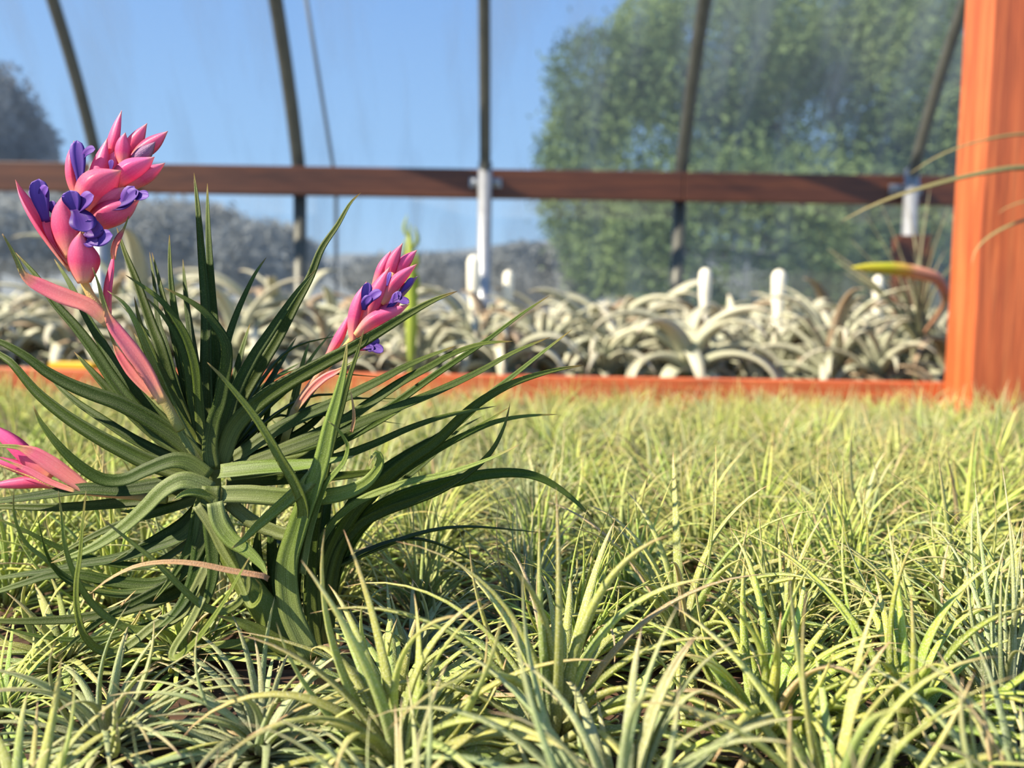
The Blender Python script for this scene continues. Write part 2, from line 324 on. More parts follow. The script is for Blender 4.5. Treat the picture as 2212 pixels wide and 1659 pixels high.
# ground outside and far hills
tag(MB().box((0, 103, -0.3), (400, 200, 0.5)).obj('ground', MAT['dirt'], smooth=False), kind='structure', label='dry ground outside the greenhouse')
def ridge(name, D, pts, m, label):
    xs_ = np.linspace(pts[0][0], pts[-1][0], 60); ys_ = np.interp(xs_, [p[0] for p in pts], [p[1] for p in pts])
    ys_ = ys_ + RNG.normal(0, 3, 60)
    V = []
    for x, y in zip(xs_, ys_):
        top = at(x, y, D); V += [(top[0], top[1] - 12, -0.1), tuple(top), (top[0], top[1] + 25, -0.1)]
    Fc = [(3*i+j, 3*i+3+j, 3*i+4+j, 3*i+1+j) for i in range(59) for j in (0, 1)]
    return tag(MB().add(V, Fc).obj(name, m), kind='structure', label=label)
ridge('hill', 70, [(-1500, 520), (0, 545), (640, 560), (900, 548), (1200, 520), (2000, 540), (3600, 520)], MAT['hill'], 'low hazy grey hills far beyond the film')

# ------------------------------------------------------------------ trees outside
def leafcloud(blobs, n, size, seed):
    r = np.random.default_rng(seed); wts = np.array([b[1].prod() ** (2 / 3) for b in blobs]); wts /= wts.sum()
    idx = r.choice(len(blobs), n, p=wts); C = np.array([b[0] for b in blobs])[idx]; S = np.array([b[1] for b in blobs])[idx]
    d = unit(r.normal(size=(n, 3))); rad = r.uniform(0.45, 1.0, n) ** 0.5
    P = C + d * S * rad[:, None] * (1 + 0.12 * r.normal(size=(n, 1)))
    a = unit(r.normal(size=(n, 3))); b = unit(np.cross(a, r.normal(size=(n, 3)))); s = size * r.uniform(0.6, 1.4, (n, 1))
    V = np.stack([P - a*s, P + b*s*0.45, P + a*s, P - b*s*0.45], 1).reshape(-1, 3)
    return V, np.arange(4 * n).reshape(-1, 4)
def cloud_obj(name, V, Q, m, parent):
    me = bpy.data.meshes.new(name); me.vertices.add(len(V)); me.vertices.foreach_set('co', (V - wloc(parent)).astype(np.float32).ravel())
    me.loops.add(Q.size); me.loops.foreach_set('vertex_index', Q.astype(np.int32).ravel())
    me.polygons.add(len(Q)); me.polygons.foreach_set('loop_start', np.arange(0, Q.size, 4, dtype=np.int32)); me.update(calc_edges=True)
    me.materials.append(m); o = bpy.data.objects.new(name, me); col.objects.link(o); o.parent = parent; o['kind'] = 'stuff'; return o
def tree(name, D, base_px, blobs_px, m, label, cat, n, size, seed, trunk_r=0.14, group=None):
    base = at(base_px, 700, D); base[2] = -0.05
    root = tag(empty(name, base), label, cat, group)
    k = D / F; blobs = []
    for (x, y, rx, ry, dd) in blobs_px:
        blobs.append((at(x, y, D + dd), np.array([rx * k, (rx + ry) / 2 * k, ry * k])))
    top = blobs[0][0]; mb = MB()
    mb.add(*tube(spline([base, base * 0.5 + top * 0.5 + np.array([0.15, 0, 0]), top], 10), np.linspace(trunk_r, trunk_r * 0.4, 10)))
    mb.obj('trunk', m=MAT['bark'], parent=root)
    for c, s in blobs[1:]:
        o = base * 0.55 + top * 0.45
        MB().add(*tube(spline([o, (o + c) / 2 + np.array([0, 0, 0.2]), c], 7), np.linspace(trunk_r * 0.45, 0.02, 7), 6)).obj('branch', MAT['bark'], root)
    cloud_obj('foliage', *leafcloud(blobs, n, size, seed), m, root)
    return root
tree('tree', 8.0, 1900, [(1850, 300, 330, 330, 0.6), (1420, 330, 235, 220, 0), (1300, 180, 120, 115, -0.3), (1250, 390, 100, 170, 0.2), (1560, 120, 210, 160, -0.4), (1620, 520, 330, 190, -0.6),
      (1760, 60, 220, 150, 0.3), (2080, 160, 240, 260, -0.3), (2100, 480, 260, 250, 0), (1330, 540, 130, 110, 0.2), (1400, 60, 90, 80, 0.4), (1960, 600, 260, 130, -0.5)],
     MAT['tree'], 'big feathery green tree beyond the film behind the post', 'tree', 140000, 0.033, 3, 0.2)
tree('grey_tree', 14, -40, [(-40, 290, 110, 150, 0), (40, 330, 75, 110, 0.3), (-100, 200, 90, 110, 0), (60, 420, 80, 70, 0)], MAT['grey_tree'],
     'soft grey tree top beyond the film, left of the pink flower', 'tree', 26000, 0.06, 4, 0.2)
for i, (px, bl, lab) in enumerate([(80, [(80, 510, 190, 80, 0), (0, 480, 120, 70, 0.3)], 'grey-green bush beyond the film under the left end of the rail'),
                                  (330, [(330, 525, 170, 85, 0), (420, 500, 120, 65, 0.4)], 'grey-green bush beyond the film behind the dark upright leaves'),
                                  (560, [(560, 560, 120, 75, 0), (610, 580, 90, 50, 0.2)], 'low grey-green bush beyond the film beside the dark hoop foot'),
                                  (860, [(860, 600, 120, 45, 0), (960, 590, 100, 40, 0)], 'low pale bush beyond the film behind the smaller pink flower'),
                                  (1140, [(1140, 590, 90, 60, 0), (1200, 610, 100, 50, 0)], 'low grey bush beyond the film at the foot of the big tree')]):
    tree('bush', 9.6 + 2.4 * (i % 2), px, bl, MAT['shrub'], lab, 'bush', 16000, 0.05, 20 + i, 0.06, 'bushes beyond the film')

# ------------------------------------------------------------------ rail, hoops, posts
rl = at(-900, 402 - 31.5, 2.65); rr = at(2900, 402 + 28, 2.65)
t = tag(empty('rail', (0, 2.66, RAILZ)), 'stained wooden rail, coloured dark for its shade, running across in front of the film', 'rail')
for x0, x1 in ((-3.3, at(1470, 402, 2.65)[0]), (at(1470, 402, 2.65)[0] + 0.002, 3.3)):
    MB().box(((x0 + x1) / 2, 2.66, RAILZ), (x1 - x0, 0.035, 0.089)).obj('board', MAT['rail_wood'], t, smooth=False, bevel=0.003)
hoops = [(245, 1, 'dark hoop pipe rising behind the large pink flower'), (646, 0, 'dark hoop pipe rising behind the tall upright leaves'), (1050, 1, 'hoop pipe in a galvanized sleeve at the middle of the rail'),
         (1470, 0, 'dark hoop pipe in front of the big green tree'), (1938, 1, 'hoop pipe in a galvanized sleeve next to the orange post')]
for px, front, lab in hoops:
    X = at(px, 402, 2.65)[0]; yo = -0.055 if front else 0.05
    r = tag(empty('hoop_pipe', (X, 2.65 + yo, 0)), lab, 'pipe', 'greenhouse hoop pipes')
    dzs = np.linspace(0, 1.05, 16)
    up = [(X, hoop(d) + (yo if front else yo), RAILZ + 0.02 + d) for d in dzs]
    if front:
        MB().add(*tube([(X, 2.65 + yo, RAILZ - 0.1)] + up, 0.0175, 10)).obj('upper_pipe', MAT['dark_pipe'], r)
        sl_ = MB(); sl_.add(*tube([(X, 2.65 + yo, 0.0), (X, 2.65 + yo, 0.5), (X, 2.65 + yo, RAILZ + 0.055)], 0.0215, 12)).obj('sleeve', MAT['galv'], r)
        for s in (-1, 1):
            MB().add(*tube([(X + s*0.03, 2.642, RAILZ + 0.0), (X + s*0.03, 2.612, RAILZ + 0.0)], 0.013, 8)).obj('bolt', MAT['galv'], r)
        MB().box((X, 2.637, RAILZ), (0.10, 0.008, 0.03)).obj('clamp', MAT['galv'], r, smooth=False, bevel=0.002)
    else:
        MB().add(*tube([(X, 2.65 + yo, 0.0), (X, 2.65 + yo, 0.6), (X, 2.65 + yo, RAILZ)], 0.021, 10)).obj('lower_pipe', MAT['dark_pipe'], r)
        MB().add(*tube([(X, 2.65 + yo, RAILZ - 0.02)] + up, 0.021, 10)).obj('upper_pipe', MAT['dark_pipe'], r)
a, b = at(652, -60, 2.75), at(726, 400, 2.98)
c_ = b.copy(); c_[2] = 0.0
tag(MB().add(*tube([a, (a + b) / 2, b, (b + c_) / 2, c_], 0.007, 6)).obj('cable', MAT['cable']), 'thin dark cable hanging outside the film beside the second hoop', 'cable')

# orange post
px0 = at(2042, 700, 1.49)[0]
tag(MB().box((px0 + 0.075, 1.445, 1.2), (0.15, 0.09, 2.4)).obj('post', MAT['post_wood'], smooth=False, bevel=0.004), 'thick orange stained wooden post beside the plant benches', 'post')

# benches
fb = tag(empty('front_bench', (0, 0.72, 0)), 'brown slatted bench carrying the dense bed of small green plants', 'bench')
for i in range(14):
    y = 0.09 + i * 0.0965
    MB().box((0.05, y, BT - 0.0125), (2.6, 0.090, 0.025)).obj('plank', MAT['plank_wood'], fb, smooth=False, bevel=0.003)
for x in (-1.15, 1.2):
    for y in (0.12, 1.26): MB().box((x, y, (BT - 0.025) / 2), (0.07, 0.07, BT - 0.025)).obj('leg', MAT['plank_wood'], fb, smooth=False)
BB = at(1106, 812, 1.5)[2]              # top of the back bench's edge board
B2 = BB - 0.04                          # back bench surface
bb = tag(empty('back_bench', (0, 2.0, 0)), 'wooden bench with an orange edge board holding the silvery plants', 'bench')
for i in range(11):
    y = 1.575 + i * 0.092
    MB().box((0.05, y, B2 - 0.0125), (3.6, 0.084, 0.025)).obj('plank', MAT['plank_wood'], bb, smooth=False, bevel=0.003)
MB().box((0.05, 1.512, BB - 0.075), (3.6, 0.035, 0.15)).obj('edge_board', MAT['edge_wood'], bb, smooth=False, bevel=0.003)
for x in (-1.6, 1.7):
    for y in (1.6, 2.45): MB().box((x, y, (B2 - 0.025) / 2), (0.07, 0.07, B2 - 0.025)).obj('leg', MAT['plank_wood'], bb, smooth=False)

# ------------------------------------------------------------------ rosette generator (local coordinates, base at the origin)
def rosette(seed, n, L0, hw0, e_in, e_out, bend_in, bend_out, seg=11, curl=0.0, cup=0.45, th=0.45, ring=RING5, root_r=0.007, prof=w_leaf, h0=0.004, core=0.0, jit=0.25, odd=0.12):
    r = np.random.default_rng(seed); out = []
    for i in range(n):
        f = (i + 0.5) / n                                    # 0 inner .. 1 outer
        az = i * 2.39996 + r.normal(0, 0.2)
        L = L0 * (0.72 + 0.38 * math.sin(math.pi * min(1, 0.25 + f * 0.75))) * r.uniform(1 - jit, 1 + jit * 0.6)
        e = math.radians(e_in + (e_out - e_in) * f + r.normal(0, 7)); bend = math.radians(bend_in + (bend_out - bend_in) * f + r.normal(0, 16))
        if r.random() < odd: bend *= -0.4
        rad = np.array([math.cos(az), math.sin(az), 0]); side = np.array([-math.sin(az), math.cos(az), 0]); sw = r.normal(0, 0.35)
        p = rad * root_r * (0.2 + 0.8 * f); p[2] = h0 + core * (1 - f); P = [p]; Nn = []
        for k in range(seg):
            u = (k + 0.5) / seg; ee = e - bend * (u ** 1.3) - curl * f * max(0, u - 0.55) ** 1.5
            d = rad * math.cos(ee) + np.array([0, 0, math.sin(ee)]) + side * sw * u * 0.5
            d /= np.linalg.norm(d); p = p + d * L / seg
            if p[2] < 0.004: p = p.copy(); p[2] = 0.004 + 0.0005 * r.random()
            P.append(p); Nn.append(-rad * math.sin(ee) + np.array([0, 0, math.cos(ee)]))
        Nn.append(Nn[-1]); P = np.array(P); Nn = np.array(Nn) + side * r.normal(0, 0.2)
        hw = prof(np.linspace(0, 1, seg + 1)) * hw0 * r.uniform(0.8, 1.15)
        out.append((loft(P, Nn, hw, cup, th, ring), r.random()))
    return out
class Kind:
    def __init__(s, name, leaves, m):
        s.parts = []; j = MB()
        for (V, Fc, u, sd), rnd in leaves:
            s.parts.append(MB().add(V, Fc, u, sd, rnd).mesh('leaf', m)); j.add(V, Fc, u, sd, rnd)
        s.joined = j.mesh(name, m)
def place(kind, name, loc, rz, sc, split, label, cat, group, tilt=(0, 0), flat=1.0):
    if split:
        o = empty(name, loc)
        for me in kind.parts:
            c = bpy.data.objects.new('leaf', me); col.objects.link(c); c.parent = o
    else:
        o = bpy.data.objects.new(name, kind.joined); col.objects.link(o); o.location = [float(x) for x in loc]
    o.rotation_euler = (tilt[0], tilt[1], rz); o.scale = (sc, sc, sc * flat)
    return tag(o, label, cat, group)

# ------------------------------------------------------------------ silvery plants on the back bench
sk = [Kind('silver_air_plant', rosette(100 + i, 28, 0.21, 0.0215, 78, 5, 105, 200, seg=16, curl=2.4, cup=0.55, th=0.25, odd=0, root_r=0.022, prof=w_hero, h0=0.01, core=0.05), MAT['silver']) for i in range(3)] + \
     [Kind('silver_air_plant', rosette(110 + i, 32, 0.19, 0.0150, 80, 10, 75, 165, seg=13, odd=0, curl=1.6, cup=0.5, th=0.3, root_r=0.018, prof=w_leaf, h0=0.008, core=0.04), MAT['silver']) for i in range(3)]
ORD = ('first', 'second', 'third', 'fourth', 'fifth', 'sixth', 'seventh', 'eighth', 'ninth', 'tenth', 'eleventh', 'twelfth')
spec = {(0, 9): 'silvery plant with many down-curled ribbon leaves, nearest the orange post', (0, 1): 'silvery curly plant on the back bench behind the pink flower stalk',
        (0, 7): 'silvery spread-leaf plant standing along the edge board below the dark hoop', (3, 2): 'tall yellowish silver plant rising highest behind the dark upright leaves',
        (2, 8): 'tall silvery plant with spread arching leaves beside the cream stake'}
for row, (D, npl, s0) in enumerate(((1.70, 12, 0.98), (1.87, 14, 1.05), (2.02, 15, 1.14), (2.2, 16, 1.2), (2.4, 16, 1.28))):
    for i in range(npl):
        px = -70 + (i + 0.5 * (row % 2)) * 2160 / (npl - 1) + RNG.normal(0, 18)
        if px > 2075: continue
        p = at(px, 700, D + RNG.normal(0, 0.03)); p[2] = B2
        sc = s0 * RNG.uniform(0.82, 1.1); lift = 0.0
        if row == 3 and i == 2: sc *= 1.35
        if row == 2 and i == 8: sc *= 1.25
        k = sk[(row * 5 + i * 2 + (i // 3)) % 6]
        if row == 0 and i == 9: k = sk[3]; sc = 1.25; p = at(1800, 700, 1.72); p[2] = B2
        lab = spec.get((row, i)); g = 'silvery air plants on the back bench, front row' if row == 0 else 'silvery air plants on the back bench, rear rows'
        if not lab and row == 0:
            lab = 'silvery curly plant along the edge board, ' + ORD[max(0, 10 - i)] + ' from the orange post'
        elif not lab:
            zone = next(z for lim, z in ((230, 'behind the large pink flower'), (520, 'behind the dark upright leaves'), (760, 'at the foot of the second dark hoop'), (960, 'behind the smaller pink flower'),
                                         (1180, 'around the galvanized middle sleeve'), (1420, 'before the edge of the big tree'), (1620, 'around the hoop by the big tree'), (1800, 'by the flared cream stake'), (9999, 'around the wiry plant')) if px < lim)
            lab = 'silvery curly-leaved plant in the ' + ('middle' if row < 3 else 'rearmost') + ' rows ' + zone
        place(k, 'silver_air_plant', p, RNG.uniform(0, 6.28), sc, True, lab, 'air plant', g, (RNG.normal(0, .12), RNG.normal(0, .12)))

# cream stakes
for px, y0, y1, wd, D, lab in ((1022, 552, 700, 30, 2.2, 'tall cream stake just left of the galvanized middle sleeve'), (1097, 585, 690, 24, 2.25, 'short cream stake just right of the galvanized middle sleeve'),
                               (1520, 580, 700, 27, 2.1, 'cream stake rising out of a green-centred plant by the dark hoop'), (1678, 583, 715, 30, 2.0, 'cream stake with a flared foot between the silvery plants'),
                               (1893, 595, 680, 22, 2.1, 'small cream stake below the lime and pink spike')):
    top, bot = at(px, y0, D), at(px, y1, D); base = bot.copy(); base[2] = B2
    k = wd / F * D / 2; zz = np.array([B2, bot[2], bot[2] + 0.25*(top[2]-bot[2]), bot[2] + 0.55*(top[2]-bot[2]), bot[2] + 0.9*(top[2]-bot[2]), top[2] - 0.004, top[2]])
    rr_ = np.array([1.2, 1.15, 0.6, 0.95, 1.0, 0.7, 0.2]) * k
    P = np.array([[bot[0], bot[1], z] for z in zz])
    tag(MB().add(*tube(P, rr_, 10)).obj('stake', MAT['cream'], loc=base), lab, 'stake', 'cream stakes on the back bench')
# lime spike behind the small flower
b0 = at(887, 700, 1.62); b0[2] = B2
rt = tag(empty('lime_spike', b0), 'blurred lime-green flower spike standing behind the smaller pink flower', 'flower spike')
MB().add(*tube(spline([b0, at(889, 680, 1.62), at(886, 560, 1.62), at(884, 482, 1.62)], 14), np.array([.004,.004,.006,.009,.011,.012,.012,.0125,.012,.0105,.0085,.006,.0035,.001]), 8)).obj('spike', MAT['lime'], rt)
for k in range(7):
    y = 660 - k * 24; s = 1 if k % 2 else -1
    MB().add(*loft(spline([at(887, y, 1.62), at(887 + s*13, y - 22, 1.62), at(887 + s*(12 - k), y - 55, 1.62)], 8), (s, -0.3, 0), w_bract(np.linspace(0, 1, 8)) * 0.007, 0.5, 0.3)).obj('bract', MAT['lime'], rt)
# yellow tag, white tag, wooden block
pt = at(160, 786, 1.512); a = BB
tag(MB().box((pt[0], 1.512, a + 0.006), (0.082, 0.030, 0.012), rot=Matrix.Rotation(math.radians(-4), 3, 'Z')).obj('yellow_tag', MAT['yellow'], smooth=False, bevel=0.002), 'yellow plastic strip lying on the orange edge board', 'tag')
pb = at(1960, 560, 2.47); zt = at(1960, 512, 2.47)[2]
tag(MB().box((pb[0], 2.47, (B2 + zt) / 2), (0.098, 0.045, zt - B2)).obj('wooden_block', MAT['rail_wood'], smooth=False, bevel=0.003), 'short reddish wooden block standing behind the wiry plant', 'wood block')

# wiry plant with lime and pink spike
base = at(1975, 770, 1.72); base[2] = B2
wr = tag(empty('wiry_air_plant', base), 'wiry thin-leaved plant with a lime and pink spike beside the orange post', 'air plant')
rw = np.random.default_rng(5)
crown = at(1985, 735, 1.72)
tips = [(1790, 545), (1812, 585), (1840, 520), (1870, 470), (1905, 440), (1935, 520), (1960, 440), (1990, 430), (2010, 400), (2030, 470), (2050, 430), (1850, 600), (1880, 560), (2060, 560), (1830, 640), (1900, 600),
        (1930, 640), (2000, 560), (2020, 620), (1950, 590), (1865, 670), (2080, 620), (1975, 520), (2040, 540), (1800, 565)]
for (tx, ty) in tips:
    tip = at(tx + rw.normal(0, 6), ty + rw.normal(0, 8), 1.72 + rw.normal(0, 0.09)); mid = crown * 0.5 + tip * 0.5 + np.array([(-0.01 if tx > 1985 else 0.01), 0, 0.012])
    P = spline([base + np.array([rw.normal(0, .008), rw.normal(0, .008), 0.004]), crown * 0.85 + base * 0.15 + rw.normal(0, 0.006, 3), mid, tip], 13)
    MB().add(*loft(P, (0, -1, 0.6), w_leaf(np.linspace(0, 1, 13)) * (0.009 if ty > 540 and tx < 1830 else 0.0055), 0.6, 0.5, RING5), rnd=rw.random()).obj('leaf', MAT['wiry'], wr)
P = spline([crown, at(2040, 655, 1.66), at(2028, 606, 1.62), at(1985, 590, 1.6), at(1925, 580, 1.58), at(1840, 578, 1.56)], 24)
u = np.linspace(0, 1, 24); rad = np.interp(u, [0, .25, .32, .5, .6, .75, .93, 1], [.004, .005, .009, .011, .0125, .0125, .008, .001])
V, Fc, _ = tube(P, rad, 10); sp = MB().add(V, Fc, np.repeat(np.clip((u - 0.3) / 0.7, 0, 1), 10)).obj('flower_spike', MAT['spike'], wr)

# long arching leaves reaching in from the right, rooted on the far side of the post
hb = at(2362, 560, 1.36)
hp = tag(empty('arching_air_plant', hb), 'air plant on the post whose long thin leaves arch into view', 'air plant')
MB().add(*tube(spline([hb + np.array([0.0, 0.03, -0.03]), hb, hb + np.array([0.0, -0.03, 0.05])], 7), [0.012, 0.022, 0.026, 0.026, 0.022, 0.016, 0.01], 10)).obj('bulb', MAT['wiry'], hp)
for pts, wd in (([(2355, 480, 1.30), (2290, 380, 1.24), (2212, 364, 1.2), (2110, 378, 1.15), (1990, 408, 1.1), (1890, 442, 1.06), (1815, 479, 1.04)], 17),
                ([(2360, 430, 1.32), (2300, 300, 1.28), (2212, 291, 1.24), (2120, 305, 1.2), (2030, 336, 1.17), (1960, 378, 1.15)], 11),
                ([(2350, 540, 1.3), (2290, 460, 1.25), (2212, 477, 1.2), (2150, 503, 1.18), (2108, 540, 1.16), (2096, 582, 1.16)], 10),
                ([(2350, 520, 1.3), (2280, 430, 1.27), (2212, 436, 1.25), (2172, 450, 1.24), (2155, 462, 1.24)], 8)):
    P = spline([at(*p) for p in pts], 24)
    MB().add(*loft(P, (0, -0.5, 1), w_leaf(np.linspace(0, 1, 24)) * wd / F * 1.15 / 2 * 1.7, 0.5, 0.4), rnd=0.3).obj('leaf', MAT['olive'], hp)

# ------------------------------------------------------------------ bed of small tufted plants on the front bench
tk = []
for i in range(24):                                   # 0-11 broad-leaved, 12-23 fine-leaved
    up = i % 4 == 3; fine = i >= 12
    tk.append(Kind('tufted_air_plant', rosette(200 + i, (72 if fine else 54) + (i % 3) * 6, 0.083 if not up else 0.074, (0.0017 if fine else 0.0028), 84, 2 if not up else 18, 58, 150 if not up else 100, seg=12, cup=0.5, th=0.5,
                   root_r=0.011, prof=w_leaf, core=0.012, jit=0.3), MAT[('tuft', 'tuft_lime', 'tuft_silver')[i % 3]]))
TONE = ('yellow-green', 'lime-green', 'silvery green')
spots = []
manual = [((1195, 1650), 1.12, 0, 'large fuzzy pale-green plant fanning out at the bottom middle'), ((860, 1560), 1.05, 6, 'upright spiky pale-green plant just right of the dark plant\'s foot'),
          ((1640, 1640), 1.0, 7, 'spiky pale-green plant at the bottom, second from the lower right corner'), ((1960, 1652), 1.1, 1, 'pale-green plant with long arching leaves at the lower right corner'),
          ((560, 1650), 0.85, 2, 'pale-green plant arching below the dark plant\'s drooping leaves'), ((230, 1640), 0.85, 8, 'pale yellow-green plant at the lower left under the drooping leaves'),
          ((2080, 1400), 1.05, 3, 'silvery green plant with upright leaves at the right edge'), ((1720, 1080), 1.2, 21, 'bushy green plant standing proud in the middle of the bed'),
          ((2130, 1110), 1.25, 13, 'bright lime-green plant standing proud near the orange post'), ((1330, 1010), 1.1, 14, 'grey-green star-shaped plant in the bed behind the arching leaf tip')]
for (px, py), sc, ki, lab in manual:
    p = at_z(px, py, BT + 0.001); spots.append((p[0], p[1], sc, ki, lab))
hero_base = at(694, 1446, 0.405); hb_xy = hero_base[:2]
S = 0.064; j = 0; y = 0.20
while y < 1.43:
    xw = 0.66 * y + 0.08; x = -xw + (S / 2 if j % 2 else 0)
    while x < xw:
        X, Y = x + RNG.normal(0, 0.008), y + RNG.normal(0, 0.007); x += S
        if any((X - s[0]) ** 2 + (Y - s[1]) ** 2 < (0.042) ** 2 for s in spots): continue
        if (X - hb_xy[0]) ** 2 + (Y - hb_xy[1]) ** 2 < 0.035 ** 2: continue
        if Y > 1.365 and X > px0 - 0.06: continue
        if abs(X) > 0.62 * Y + 0.025: continue
        sc = RNG.uniform(0.85, 1.12)
        if -0.30 < X < -0.045 and 0.34 <= Y < 0.47: sc *= 0.93
        if -0.30 < X < -0.05 and Y < 0.34: sc *= 0.85
        if Y > 1.2: sc *= 0.88
        if Y < 0.25: sc *= 0.7
        spots.append((X, Y, sc, int(RNG.integers(0, 12)) + (12 if RNG.random() < (0.3 if Y < 0.45 else 0.9) else 0), None))
    y += S * 0.866; j += 1
for (X, Y, sc, ki, lab) in spots:
    near = Y < 0.52 or lab
    if lab: g = 'distinct tufted plants in the bed'
    else:
        tone = TONE[ki % 3]; q = X / Y                     # q: direction across the view
        if Y < 0.34: z_ = 'fuzzy', 'at the very bottom, ' + ('in the lower left corner' if q < -0.38 else 'below the dark plant' if q < -0.08 else 'near the middle' if q < 0.25 else 'in the lower right')
        elif Y < 0.60 and q < 0.0: z_ = 'small', 'crowded ' + ('under' if Y < 0.47 else 'just behind') + (' the left half' if q < -0.35 else ' the foot') + ' of the dark plant'
        elif Y < 0.60: z_ = 'small fuzzy', 'in the near bed ' + ('under the arching leaf tips' if q < 0.16 else 'midway to the right edge' if q < 0.36 else 'at the right edge')
        elif Y < 1.0 and q < 0.0: z_ = 'small blurred', 'in the bed behind the dark flowering plant'
        elif Y < 1.0 and q < 0.3: z_ = 'small blurred', 'in the middle of the open bed'
        elif Y < 1.0: z_ = 'small blurred', 'in the bed toward the orange post'
        elif q < 0.0: z_ = 'tiny blurred', 'in the back rows behind the dark plant'
        elif q < 0.3: z_ = 'tiny blurred', 'in the back rows before the orange edge board'
        else: z_ = 'tiny blurred', 'in the back rows by the orange post'
        lab = z_[0] + ' ' + tone + ' tufted plant ' + z_[1]; g = tone + ' tufted plants ' + z_[1]
    place(tk[ki], 'tufted_air_plant', (X, Y, BT + 0.001), RNG.uniform(0, 6.28), sc, near, lab, 'air plant', g, (RNG.normal(0, .10), RNG.normal(0, .10)), 0.5 if (-0.30 < X < -0.045 and 0.34 <= Y < 0.47) else 0.66 if (-0.30 < X < -0.05 and Y < 0.34) else 1.0)

# ------------------------------------------------------------------ the dark flowering plant
D0 = 0.40
hero = tag(empty('flowering_air_plant', (hero_base[0], hero_base[1], BT)), 'large dark-green air plant with strap leaves and pink flower spikes with violet petals', 'air plant')
